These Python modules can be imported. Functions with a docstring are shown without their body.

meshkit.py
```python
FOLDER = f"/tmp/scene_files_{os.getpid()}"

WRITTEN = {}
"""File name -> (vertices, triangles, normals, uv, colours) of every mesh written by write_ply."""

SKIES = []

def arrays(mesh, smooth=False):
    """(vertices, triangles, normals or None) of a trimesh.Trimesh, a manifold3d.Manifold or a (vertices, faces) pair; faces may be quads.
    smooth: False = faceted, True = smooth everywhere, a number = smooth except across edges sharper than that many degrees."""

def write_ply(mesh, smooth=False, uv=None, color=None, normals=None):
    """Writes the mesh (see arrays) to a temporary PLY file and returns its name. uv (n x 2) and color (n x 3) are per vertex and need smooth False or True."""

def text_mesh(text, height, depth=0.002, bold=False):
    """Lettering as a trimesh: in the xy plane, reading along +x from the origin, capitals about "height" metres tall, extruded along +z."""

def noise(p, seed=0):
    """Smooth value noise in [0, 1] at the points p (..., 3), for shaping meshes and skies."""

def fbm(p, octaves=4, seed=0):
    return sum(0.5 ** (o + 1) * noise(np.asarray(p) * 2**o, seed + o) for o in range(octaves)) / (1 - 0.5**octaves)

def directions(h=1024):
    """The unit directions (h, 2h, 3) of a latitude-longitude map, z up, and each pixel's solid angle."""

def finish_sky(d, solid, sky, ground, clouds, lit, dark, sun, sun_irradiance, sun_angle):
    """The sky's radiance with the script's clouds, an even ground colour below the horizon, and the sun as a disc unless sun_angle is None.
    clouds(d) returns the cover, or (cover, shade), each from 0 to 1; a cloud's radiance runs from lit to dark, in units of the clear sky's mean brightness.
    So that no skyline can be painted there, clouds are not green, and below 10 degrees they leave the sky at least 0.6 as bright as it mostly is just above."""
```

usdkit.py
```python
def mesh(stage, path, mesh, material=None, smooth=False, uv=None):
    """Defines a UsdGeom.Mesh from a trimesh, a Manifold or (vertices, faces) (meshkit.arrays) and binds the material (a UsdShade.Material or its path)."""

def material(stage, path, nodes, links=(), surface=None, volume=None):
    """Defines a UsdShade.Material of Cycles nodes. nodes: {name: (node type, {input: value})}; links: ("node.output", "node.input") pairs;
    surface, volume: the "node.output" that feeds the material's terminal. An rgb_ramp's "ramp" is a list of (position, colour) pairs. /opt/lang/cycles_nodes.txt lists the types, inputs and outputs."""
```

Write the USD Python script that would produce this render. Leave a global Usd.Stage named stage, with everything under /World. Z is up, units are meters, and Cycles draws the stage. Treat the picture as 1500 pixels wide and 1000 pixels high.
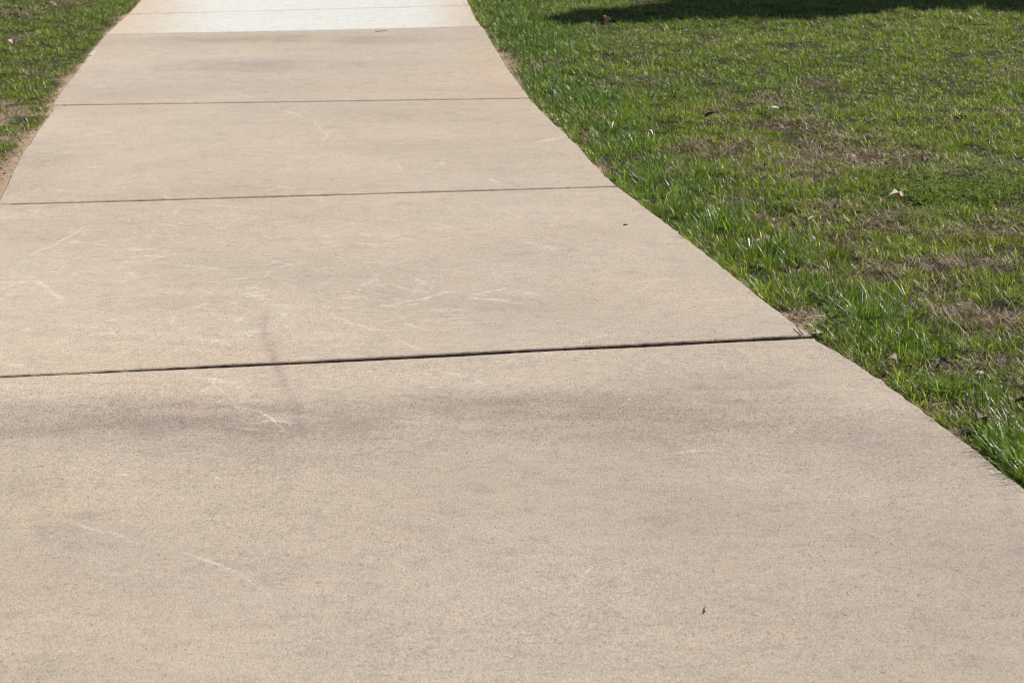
import math
import numpy as np
import trimesh
import usdkit, meshkit
from scipy.spatial import Delaunay
from pxr import Usd, UsdGeom, UsdLux, UsdShade, Gf, Sdf, Vt

T = Sdf.ValueTypeNames
stage = Usd.Stage.CreateInMemory()
UsdGeom.SetStageUpAxis(stage, UsdGeom.Tokens.z)
UsdGeom.SetStageMetersPerUnit(stage, 1.0)
world = UsdGeom.Xform.Define(stage, '/World')
stage.SetDefaultPrim(world.GetPrim())
UsdGeom.Scope.Define(stage, '/World/Looks')

# ------------------------------------------------------------------ camera, sky, sun, exposure
F_PX, HORIZON, ROLL, EYE = 3500.0, -440.0, -0.010, 1.47     # photograph is 1500 x 1000
PITCH = math.atan((500 - HORIZON) / F_PX)
EXPOSURE = 0.51
SUN_AZ, SUN_EL = math.radians(27), math.radians(44)         # azimuth from +x towards +y
SUN = np.array([math.cos(SUN_AZ) * math.cos(SUN_EL), math.sin(SUN_AZ) * math.cos(SUN_EL), math.sin(SUN_EL)])

X0, U0, F0 = np.array([1., 0, 0]), np.array([0, math.sin(PITCH), math.cos(PITCH)]), np.array([0, math.cos(PITCH), -math.sin(PITCH)])
cr, sr = math.cos(ROLL), math.sin(ROLL)
XC, UC = cr * X0 + sr * U0, -sr * X0 + cr * U0
cam = UsdGeom.Camera.Define(stage, '/World/camera')
M = np.eye(4); M[0, :3], M[1, :3], M[2, :3], M[3, :3] = XC, UC, -F0, (0, 0, EYE)
cam.AddTransformOp().Set(Gf.Matrix4d(*M.ravel().tolist()))
cam.CreateHorizontalApertureAttr(36.0); cam.CreateVerticalApertureAttr(24.0)
cam.CreateFocalLengthAttr(36.0 * F_PX / 1500)
cam.CreateClippingRangeAttr(Gf.Vec2f(0.1, 2000))
cam.CreateFStopAttr(11.0); cam.CreateFocusDistanceAttr(6.0)
cam.CreateExposureAttr(EXPOSURE)

dome = UsdLux.DomeLight.Define(stage, '/World/sky')
sky_mat = usdkit.material(stage, '/World/Looks/sky_light',
    {'s': ('sky_texture', {'sky_type': 'single_scattering', 'sun_disc': False, 'sun_elevation': SUN_EL,
                           'sun_rotation': math.atan2(SUN[0], SUN[1])}),
     'b': ('background_shader', {'strength': 0.05})}, [('s.color', 'b.color')], surface='b.background')
UsdShade.MaterialBindingAPI.Apply(dome.GetPrim()).Bind(sky_mat)
dome.GetPrim().SetCustomDataByKey('kind', 'structure')
sun = UsdLux.DistantLight.Define(stage, '/World/sun')
sun.CreateIntensityAttr(1.25); sun.CreateAngleAttr(0.53); sun.CreateNormalizeAttr(True)
sun.CreateColorAttr(Gf.Vec3f(1.0, 0.95, 0.87))
zx = np.cross([0, 0, 1], SUN); zx /= np.linalg.norm(zx)
M = np.eye(4); M[0, :3], M[1, :3], M[2, :3] = zx, np.cross(SUN, zx), SUN
sun.AddTransformOp().Set(Gf.Matrix4d(*M.ravel().tolist()))

# ------------------------------------------------------------------ helpers
rng = np.random.default_rng(7)

def ground(px, py, z=0.0):
    """The point of the level z that the photograph shows at (px, py)."""
    u, v = (np.asarray(px, float) - 750) / F_PX, (np.asarray(py, float) - 500) / F_PX
    d = u[..., None] * XC - v[..., None] * UC + F0
    t = (z - EYE) / d[..., 2]
    return np.stack([d[..., 0] * t, d[..., 1] * t, np.full(t.shape, z)], -1)

def photo(p):
    """Where the photograph shows the ground point p (used only to survey stains and patches)."""
    q = np.asarray(p, float) - [0, 0, EYE]
    zc = np.maximum(q @ F0, 0.05)
    return 750 + F_PX * (q @ XC) / zc, 500 - F_PX * (q @ UC) / zc

used = {}
def path_of(name, parent=None):
    base = (str(parent.GetPath()) if parent is not None else '/World') + '/' + name
    n = used.get(base, 0); used[base] = n + 1
    return base if n == 0 else f'{base}_{n:03d}'

def tag(prim, label=None, cat=None, group=None, kind=None):
    prim = prim.GetPrim() if hasattr(prim, 'GetPrim') else prim
    for k, v in (('label', label), ('category', cat), ('group', group), ('kind', kind)):
        if v: prim.SetCustomDataByKey(k, v)
    return prim

def xform(name, loc=(0, 0, 0), parent=None):
    x = UsdGeom.Xform.Define(stage, path_of(name, parent))
    x.AddTranslateOp().Set(Gf.Vec3d(*map(float, loc)))
    return x.GetPrim()

def mesh(name, v, f, mat, parent=None, smooth=False, vars=None):
    p = path_of(name, parent)
    m = UsdGeom.Mesh.Define(stage, p)
    v, f = np.asarray(v, np.float32), np.asarray(f, np.int32)
    m.CreatePointsAttr(Vt.Vec3fArray.FromNumpy(v))
    m.CreateFaceVertexCountsAttr(Vt.IntArray.FromNumpy(np.full(len(f), f.shape[1], np.int32)))
    m.CreateFaceVertexIndicesAttr(Vt.IntArray.FromNumpy(f.ravel()))
    m.CreateSubdivisionSchemeAttr('none')
    if smooth:
        tri = f if f.shape[1] == 3 else np.vstack([f[:, [0, 1, 2]], f[:, [0, 2, 3]]])
        n = np.zeros_like(v)
        fn = np.cross(v[tri[:, 1]] - v[tri[:, 0]], v[tri[:, 2]] - v[tri[:, 0]])
        for k in range(3): np.add.at(n, tri[:, k], fn)
        n /= np.maximum(np.linalg.norm(n, axis=1, keepdims=True), 1e-20)
        m.CreateNormalsAttr(Vt.Vec3fArray.FromNumpy(n.astype(np.float32))); m.SetNormalsInterpolation('vertex')
    for k, a in (vars or {}).items():
        a = np.asarray(a, np.float32)
        pv = UsdGeom.PrimvarsAPI(m).CreatePrimvar(k, T.Color3fArray if a.ndim == 2 else T.FloatArray, 'vertex')
        pv.Set(Vt.Vec3fArray.FromNumpy(a) if a.ndim == 2 else Vt.FloatArray.FromNumpy(a))
    UsdShade.MaterialBindingAPI.Apply(m.GetPrim()).Bind(mat)
    return m.GetPrim()

def fbm2(x, y, octaves=4, seed=0):
    return meshkit.fbm(np.stack([x, y, np.zeros_like(x) + 0.37], -1), octaves, seed)

def sstep(a, b, x):
    t = np.clip((x - a) / (b - a), 0, 1); return t * t * (3 - 2 * t)

def seg_dist(px, py, poly):
    """Distance to a polyline and how far along it (0..1)."""
    best, along = np.full(px.shape, 1e9), np.zeros(px.shape)
    poly = np.asarray(poly, float); n = len(poly) - 1
    for i in range(n):
        a, b = poly[i], poly[i + 1]; d = b - a
        t = np.clip(((px - a[0]) * d[0] + (py - a[1]) * d[1]) / max(d @ d, 1e-12), 0, 1)
        r = np.hypot(px - a[0] - t * d[0], py - a[1] - t * d[1])
        s = r < best
        best[s] = r[s]; along[s] = ((i + t) / n)[s]
    return best, along

# ------------------------------------------------------------------ materials
def concrete(name, speck=1.0):
    return usdkit.material(stage, '/World/Looks/' + name, {
        'g': ('geometry', {}), 'a': ('attribute', {'attribute': 'col'}), 'pit': ('attribute', {'attribute': 'pit'}),
        'n1': ('noise_texture', {'scale': 300, 'detail': 3, 'roughness': 0.8}),
        'r1': ('rgb_ramp', {'ramp': [(0.24, (0.30, 0.27, 0.24)), (0.36, (0.72, 0.69, 0.66)), (0.5, (1.0, 1.0, 1.0)), (0.6, (1.22, 1.22, 1.21)), (0.74, (1.70, 1.69, 1.66))]}),
        'n2': ('noise_texture', {'scale': 75, 'detail': 5, 'roughness': 0.72}),
        'r2': ('rgb_ramp', {'ramp': [(0.28, (0.70, 0.69, 0.69)), (0.42, (0.93, 0.915, 0.905)), (0.5, (1, 1, 1)), (0.6, (1.06, 1.04, 0.99)), (0.75, (1.16, 1.16, 1.15))]}),
        'n4': ('noise_texture', {'scale': 17, 'detail': 5, 'roughness': 0.65, 'distortion': 0.6}),
        'r4': ('rgb_ramp', {'ramp': [(0.3, (0.86, 0.86, 0.88)), (0.42, (0.965, 0.95, 0.94)), (0.5, (1, 1, 1)), (0.58, (1.03, 1.0, 0.97)), (0.7, (1.06, 1.06, 1.06))]}),
        'm5': ('mix_color', {'blend_type': 'multiply', 'fac': 1.0}),
        'mp': ('mapping', {'scale': (14, 170, 1)}),
        'n3': ('noise_texture', {'scale': 1.0, 'detail': 4, 'roughness': 0.65, 'distortion': 0.4}),
        'r3': ('rgb_ramp', {'ramp': [(0.3, (0.93, 0.925, 0.92)), (0.5, (1, 1, 1)), (0.7, (1.05, 1.05, 1.045))]}),
        'vo': ('voronoi_texture', {'feature': 'f1', 'scale': 170, 'randomness': 1.0}),
        'rv': ('rgb_ramp', {'ramp': [(0.0, (1, 1, 1)), (0.14, (1, 1, 1)), (0.34, (0, 0, 0)), (1, (0, 0, 0))]}),
        'vs': ('vector_math', {'math_type': 'scale', 'scale': 0.012}), 'vd': ('vector_math', {'math_type': 'add'}), 'wn': ('separate_color', {}), 'lt': ('math', {'math_type': 'less_than'}),
        'pm': ('math', {'math_type': 'multiply'}),
        'pa': ('math', {'math_type': 'multiply_add', 'value2': 0.45, 'value3': 0.035}),
        'm1': ('mix_color', {'blend_type': 'multiply', 'fac': speck, 'use_clamp': False}),
        'm2': ('mix_color', {'blend_type': 'multiply', 'fac': 1.0}),
        'm3': ('mix_color', {'blend_type': 'multiply', 'fac': 1.0}),
        'm4': ('mix_color', {'blend_type': 'mix', 'b': (0.07, 0.058, 0.048)}),
        'h': ('math', {'math_type': 'add'}), 'h2': ('math', {'math_type': 'multiply_add', 'value2': -1.6}),
        'b': ('bump', {'strength': 0.6, 'distance': 0.0018}),
        'p': ('principled_bsdf', {'roughness': 0.82, 'specular_ior_level': 0.25, 'diffuse_roughness': 0.6})},
        [('g.position', 'n1.vector'), ('g.position', 'n2.vector'), ('g.position', 'mp.vector'), ('mp.vector', 'n3.vector'), ('n2.color', 'vs.vector1'), ('vs.vector', 'vd.vector2'), ('g.position', 'vd.vector1'), ('vd.vector', 'vo.vector'),
         ('n1.fac', 'r1.fac'), ('n2.fac', 'r2.fac'), ('n3.fac', 'r3.fac'), ('vo.distance', 'rv.fac'), ('vo.color', 'wn.color'),
         ('wn.r', 'lt.value1'), ('pit.fac', 'pa.value1'), ('pa.value', 'lt.value2'), ('rv.color', 'pm.value1'), ('lt.value', 'pm.value2'),
         ('a.color', 'm1.a'), ('r1.color', 'm1.b'), ('m1.result', 'm2.a'), ('r2.color', 'm2.b'), ('m2.result', 'm3.a'), ('r3.color', 'm3.b'),
         ('g.position', 'n4.vector'), ('n4.fac', 'r4.fac'), ('m3.result', 'm5.a'), ('r4.color', 'm5.b'), ('m5.result', 'm4.a'), ('pm.value', 'm4.fac'), ('m4.result', 'p.base_color'),
         ('n1.fac', 'h.value1'), ('n2.fac', 'h.value2'), ('pm.value', 'h2.value1'), ('h.value', 'h2.value3'), ('h2.value', 'b.height'), ('b.normal', 'p.normal')],
        surface='p.BSDF')

m_concrete = concrete('weathered_concrete')
m_white = concrete('pale_concrete', 0.45)

def foliage(name, rough=0.39, trans=0.38, spec=0.45, tint=(1.7, 1.8, 0.5)):
    return usdkit.material(stage, '/World/Looks/' + name, {
        'a': ('attribute', {'attribute': 'col'}),
        'tm': ('mix_color', {'blend_type': 'multiply', 'fac': 1.0, 'b': tint, 'use_clamp': False}),
        'p': ('principled_bsdf', {'roughness': rough, 'specular_ior_level': spec}),
        't': ('translucent_bsdf', {}), 'mx': ('mix_closure', {'fac': trans})},
        [('a.color', 'p.base_color'), ('a.color', 'tm.a'), ('tm.result', 't.color'), ('p.BSDF', 'mx.closure1'), ('t.BSDF', 'mx.closure2')],
        surface='mx.closure')
m_grass = foliage('grass_blades')
m_dry = foliage('dry_blades', 0.6, 0.2, 0.3, (1.1, 1.0, 0.8))
m_leaf = foliage('dry_leaf', 0.65, 0.15, 0.3, (1.1, 0.9, 0.6))
m_needle = foliage('evergreen_sprays', 0.6, 0.05, 0.3)

m_soil = usdkit.material(stage, '/World/Looks/soil', {
    'g': ('geometry', {}), 'a': ('attribute', {'attribute': 'col'}),
    'n': ('noise_texture', {'scale': 160, 'detail': 5, 'roughness': 0.7}),
    'r': ('rgb_ramp', {'ramp': [(0.3, (0.45, 0.42, 0.40)), (0.5, (1, 1, 1)), (0.7, (1.35, 1.3, 1.25))]}),
    'm': ('mix_color', {'blend_type': 'multiply', 'fac': 1.0}),
    'b': ('bump', {'strength': 0.9, 'distance': 0.006}),
    'p': ('principled_bsdf', {'roughness': 0.95, 'specular_ior_level': 0.1})},
    [('g.position', 'n.vector'), ('n.fac', 'r.fac'), ('a.color', 'm.a'), ('r.color', 'm.b'), ('m.result', 'p.base_color'),
     ('n.fac', 'b.height'), ('b.normal', 'p.normal')], surface='p.BSDF')

def plain(name, color, rough=0.85, scale=300, lo=0.55, hi=1.3):
    return usdkit.material(stage, '/World/Looks/' + name, {
        'g': ('geometry', {}), 'n': ('noise_texture', {'scale': scale, 'detail': 4, 'roughness': 0.7}),
        'r': ('rgb_ramp', {'ramp': [(0.3, tuple(c * lo for c in color)), (0.7, tuple(min(c * hi, 0.95) for c in color))]}),
        'b': ('bump', {'strength': 0.6, 'distance': 0.002}),
        'p': ('principled_bsdf', {'roughness': rough, 'specular_ior_level': 0.25})},
        [('g.position', 'n.vector'), ('n.fac', 'r.fac'), ('r.color', 'p.base_color'), ('n.fac', 'b.height'), ('b.normal', 'p.normal')], surface='p.BSDF')
m_joint = plain('joint_debris', (0.055, 0.042, 0.032))
m_twig = plain('twig_bark', (0.05, 0.035, 0.028))
m_rust = plain('rust_stem', (0.22, 0.10, 0.06))
m_straw = plain('straw_stem', (0.55, 0.48, 0.34))
m_chip = plain('chip_stone', (0.62, 0.58, 0.50))
m_grey = plain('broken_concrete', (0.40, 0.345, 0.27))
m_bark = plain('trunk_bark', (0.10, 0.075, 0.055), scale=30)

# ------------------------------------------------------------------ the path: edges and joints surveyed on the ground
right_px = [(1500, 715), (1420, 651), (1340, 590), (1255, 530), (1190, 490), (1120, 440), (1035, 372), (970, 321), (905, 273), (840, 208),
            (775, 144), (737, 90), (705, 39), (693, 19), (683, 0)]
left_px = [(0, 289), (22, 245), (45, 205), (66, 176), (79, 157), (79, 150), (106, 112), (128, 84), (155, 51), (178, 30), (207, 0)]
Rg, Lg = ground(*np.array(right_px, float).T)[:, :2], ground(*np.array(left_px, float).T)[:, :2]
# out of the frame the path goes on in its own curve
Rg = np.vstack([Rg[0] + (Rg[0] - Rg[3]) / np.linalg.norm(Rg[0] - Rg[3]) * np.array([[4.2], [1.2]]), Rg, Rg[-1] + np.array([[-0.12, 1.6], [-0.3, 3.4], [-0.9, 7.0]])])
Lg = np.vstack([[[-0.35, 0.0], [-0.93, 3.2], [-1.22, 5.1]], Lg, Lg[-1] + np.array([[-0.14, 1.6], [-0.32, 3.4], [-0.9, 7.0]])])

def smooth_curve(P):
    from scipy.interpolate import PchipInterpolator
    return PchipInterpolator(P[:, 1], P[:, 0])
xR, xL = smooth_curve(Rg), smooth_curve(Lg)

def joint_line(a, b):
    (ax, ay), (bx, by) = a, b
    A, B = ground(np.array([ax, bx], float), np.array([ay, by], float))[:, :2]
    def hit(curve):
        t = 0.5
        ts = np.linspace(-1.5, 2.5, 8001); P = A + ts[:, None] * (B - A)
        g = P[:, 0] - curve(P[:, 1]); i = np.argmin(np.abs(g)); return P[i]
    return hit(xL), hit(xR)
J = [joint_line((0, 551), (1175, 491)), joint_line((0, 299), (905, 273)), joint_line((85, 154), (775, 144)), joint_line((157, 51), (705, 39)), joint_line((197, 21), (680, 8))]
def at_y(yl, yr): return np.array([xL(yl), yl]), np.array([xR(yr), yr])
near = at_y(J[0][0][1] - 2.2, J[0][1][1] - 2.3)
nearer = at_y(near[0][1] - 1.95, near[1][1] - 1.5)
far1 = at_y(J[4][0][1] + 2.0, J[4][1][1] + 2.0)
far2 = at_y(far1[0][1] + 2.0, far1[1][1] + 2.0)
lines = [nearer, near] + J + [far1, far2]

# ---- stains and scratches of the slabs (in the photograph's survey grid)
scratches = [  # polyline, half width (px), strength
    ([(45, 405), (68, 420), (92, 441)], 3.2, .55), ([(0, 425), (25, 416), (48, 408)], 1.0, .6), ([(13, 396), (50, 371), (77, 360), (110, 341), (125, 337), (125, 345)], 1.0, .5),
    ([(80, 358), (110, 355), (150, 358)], .8, .4), ([(0, 408), (30, 402)], .8, .4), ([(40, 437), (50, 420), (60, 412)], .8, .4),
    ([(172, 372), (200, 365), (228, 365)], 1.3, .55), ([(460, 340), (478, 346), (500, 351)], 1.1, .4), ([(470, 352), (486, 359)], 1.0, .4),
    ([(165, 390), (190, 396), (200, 410)], 4, .25), ([(355, 433), (372, 418), (382, 435)], 5, .3), ([(400, 447), (425, 452), (440, 448)], 3, .3),
    ([(307, 457), (318, 464), (325, 470)], 1.4, .4), ([(248, 455), (255, 463), (250, 472)], 1.3, .5), ([(155, 470), (170, 467)], 1.6, .5), ([(160, 480), (168, 490)], 2.4, .3),
    ([(593, 441), (630, 436), (655, 428)], 1.1, .6), ([(687, 433), (713, 428), (740, 421)], 1.2, .6), ([(687, 436), (733, 440), (767, 445)], 1.2, .6),
    ([(557, 448), (593, 448), (630, 441)], 1.0, .5), ([(573, 456), (597, 473), (627, 483)], 1.1, .5), ([(600, 440), (610, 422), (622, 410)], 2.4, .25),
    ([(640, 540), (673, 545), (713, 560)], 1.4, .5), ([(317, 540), (313, 563), (338, 580), (343, 593), (377, 600), (397, 610), (413, 628), (403, 640)], 1.4, .5),
    ([(413, 628), (440, 645)], 1.0, .45), ([(290, 574), (313, 563)], 1.1, .4), ([(338, 570), (360, 560), (375, 552)], 1.0, .35), ([(400, 615), (430, 617)], 1.0, .5),
    ([(318, 586), (340, 590), (350, 598)], 3.0, .3),
    ([(263, 805), (310, 822), (345, 836), (370, 853), (397, 873)], 1.6, .5), ([(105, 766), (140, 774), (175, 783), (195, 795)], 1.2, .45), ([(370, 876), (397, 888)], 1.4, .4),
    ([(165, 696), (178, 694), (190, 695)], 1.2, .45), ([(308, 690), (316, 698), (326, 702)], 1.6, .4), ([(975, 665), (1010, 660), (1050, 658)], 1.3, .45),
    ([(1148, 718), (1156, 712), (1166, 708)], 2.0, .4), ([(845, 856), (852, 846), (870, 828)], 1.3, .45), ([(466, 184), (473, 192), (480, 200)], 1.0, .6),
    ([(474, 205), (481, 192)], 3.0, .4), ([(787, 208), (823, 202)], 1.2, .5), ([(583, 240), (588, 250)], .9, .5), ([(720, 262), (730, 268)], 1.3, .5),
    ([(40, 322), (52, 310), (58, 302)], 1.2, .45), ([(250, 322), (275, 330), (300, 326)], .9, .4), ([(85, 352), (110, 338), (140, 330)], .9, .4),
    ([(415, 162), (440, 168), (432, 172)], .8, .5), ([(460, 175), (466, 186)], .8, .5), ([(100, 205), (140, 196), (170, 192)], .8, .35),
    ([(205, 100), (216, 106)], 1.0, .5), ([(170, 101), (173, 103)], 1.6, .7), ([(136, 127), (158, 127)], .7, .6), ([(122, 78), (138, 76), (132, 86)], 1.8, .45),
    ([(850, 496), (885, 492), (925, 490)], 1.2, .35), ([(0, 585), (60, 580), (118, 574)], 1.0, .3), ([(920, 415), (960, 410), (1000, 408)], 1.0, .35)]
stains = [  # centre, spread (px), tilt (px of y per px of x), colour factor, amount
    (60, 232, 55, 9, -.05, (.78, .79, .82), .55), (45, 268, 60, 8, -.03, (.80, .81, .84), .45), (95, 205, 50, 5, -.05, (.80, .81, .84), .4), (160, 285, 160, 6, -.03, (.86, .87, .88), .3),
    (370, 97, 110, 7, -.02, (.78, .785, .80), .75), (330, 58, 150, 4, -.03, (.74, .75, .77), .7), (560, 60, 90, 4, -.02, (.76, .77, .79), .65), (560, 96, 60, 6, 0, (.88, .88, .9), .4),
    (330, 125, 110, 8, 0, (.90, .90, .91), .4), (180, 138, 60, 6, 0, (.90, .90, .91), .4), (560, 170, 90, 8, 0, (.90, .90, .91), .35), (720, 178, 60, 6, 0, (.92, .92, .93), .3),
    (330, 265, 120, 9, -.03, (.92, .92, .93), .35), (430, 405, 100, 10, 0, (.90, .90, .91), .45), (800, 445, 170, 16, -.03, (.90, .895, .89), .55), (300, 445, 120, 14, 0, (.92, .92, .93), .3),
    (150, 606, 210, 22, 0, (.77, .78, .80), .6), (600, 620, 560, 34, -.01, (.82, .82, .83), .75), (60, 640, 70, 14, 0, (.80, .80, .80), .4), (300, 612, 130, 14, 0, (.84, .85, .86), .5), (440, 632, 90, 16, -.1, (.78, .78, .8), .5), (210, 655, 90, 10, 0, (.84, .85, .86), .4),
    (640, 612, 170, 20, 0, (.84, .83, .825), .55), (900, 604, 170, 28, -.02, (.78, .775, .775), .6), (1080, 560, 110, 18, 0, (.86, .86, .86), .45), (1180, 600, 110, 30, .3, (.86, .86, .86), .45),
    (40, 708, 45, 12, 0, (.78, .79, .81), .45), (90, 775, 55, 14, .2, (.82, .82, .82), .35), (430, 800, 150, 45, 0, (.90, .895, .89), .4), (700, 820, 110, 50, .5, (.92, .915, .91), .4), (930, 760, 130, 30, 0, (.92, .915, .91), .35),
    (20, 985, 60, 14, 0, (.72, .72, .72), .5), (1340, 700, 160, 35, .7, (.90, .90, .91), .4), (600, 690, 300, 30, 0, (.95, .945, .94), .4), (1250, 880, 150, 40, 0, (.95, .945, .94), .4),
    # warmer and lighter places
    (60, 560, 120, 12, -.05, (1.06, 1.03, 1.0), .6), (300, 330, 200, 16, -.03, (1.05, 1.03, 1.0), .6), (700, 350, 200, 18, -.03, (1.05, 1.02, .98), .5), (1000, 430, 120, 20, 0, (1.04, 1.01, .97), .5),
    (600, 290, 250, 8, -.03, (1.05, 1.03, 1.0), .5), (560, 140, 160, 6, 0, (1.04, 1.03, 1.02), .5), (730, 120, 30, 20, .9, (1.05, .96, .86), .5), (700, 70, 18, 25, 1.6, (1.05, .97, .88), .5), (130, 62, 30, 14, 0, (1.05, .98, .90), .5),
    (100, 730, 70, 25, 0, (1.06, 1.0, .92), .5), (30, 860, 60, 50, 0, (1.02, .96, .93), .5), (130, 900, 110, 30, 0, (1.05, 1.0, .94), .5), (1030, 830, 60, 16, 0, (1.06, .99, .90), .4), (260, 520, 180, 12, 0, (1.05, 1.01, .97), .5),
    (560, 455, 110, 20, 0, (1.05, 1.05, 1.05), .5), (370, 430, 60, 14, 0, (1.05, 1.05, 1.06), .5), (190, 395, 40, 10, 0, (1.05, 1.05, 1.06), .6), (505, 160, 80, 30, 0, (1.03, 1.04, 1.06), .4),
    (280, 590, 24, 5, 0, (.93, .84, .90), .7), (400, 595, 16, 5, 0, (.93, .85, .90), .5), (370, 155, 20, 20, 0, (.98, .96, 1.0), .5)]
streaks = [([(388, 460), (389, 498), (402, 525), (415, 560), (432, 590), (442, 625)], 7, (.79, .70, .785), .85), ([(0, 487), (90, 491), (180, 498), (270, 504), (385, 512)], 2.0, (.87, .79, .84), .6),
           ([(8, 728), (24, 752), (36, 775), (50, 812)], 9, (1.07, 1.06, .96), .7), ([(22, 745), (40, 790)], 4, (1.06, 1.03, .92), .5), ([(0, 950), (40, 946)], 4, (1.08, 1.03, .9), .4)]
srng = np.random.default_rng(21)
for _ in range(640):                                          # the finer, random scuffs
    cx, cy = srng.uniform(-40, 1150), srng.uniform(70, 960)
    if srng.random() < .75: cx, cy = srng.normal(360, 250), srng.normal(430, 95)
    fl = max((cy + 440) / 1000, .3); a = srng.normal(0, .9); ln = srng.uniform(8, 42) * fl
    c, s = math.cos(a), math.sin(a) * .35
    bend = srng.normal(0, .22) * ln
    scratches.append(([(cx - c * ln, cy - s * ln), (cx + s * bend, cy - c * bend * .4), (cx + c * ln, cy + s * ln)], srng.uniform(.4, 1.2) if srng.random() < .8 else srng.uniform(1.5, 3.5), srng.uniform(.10, .38) * (.6 if cy > 660 else 1)))

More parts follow.
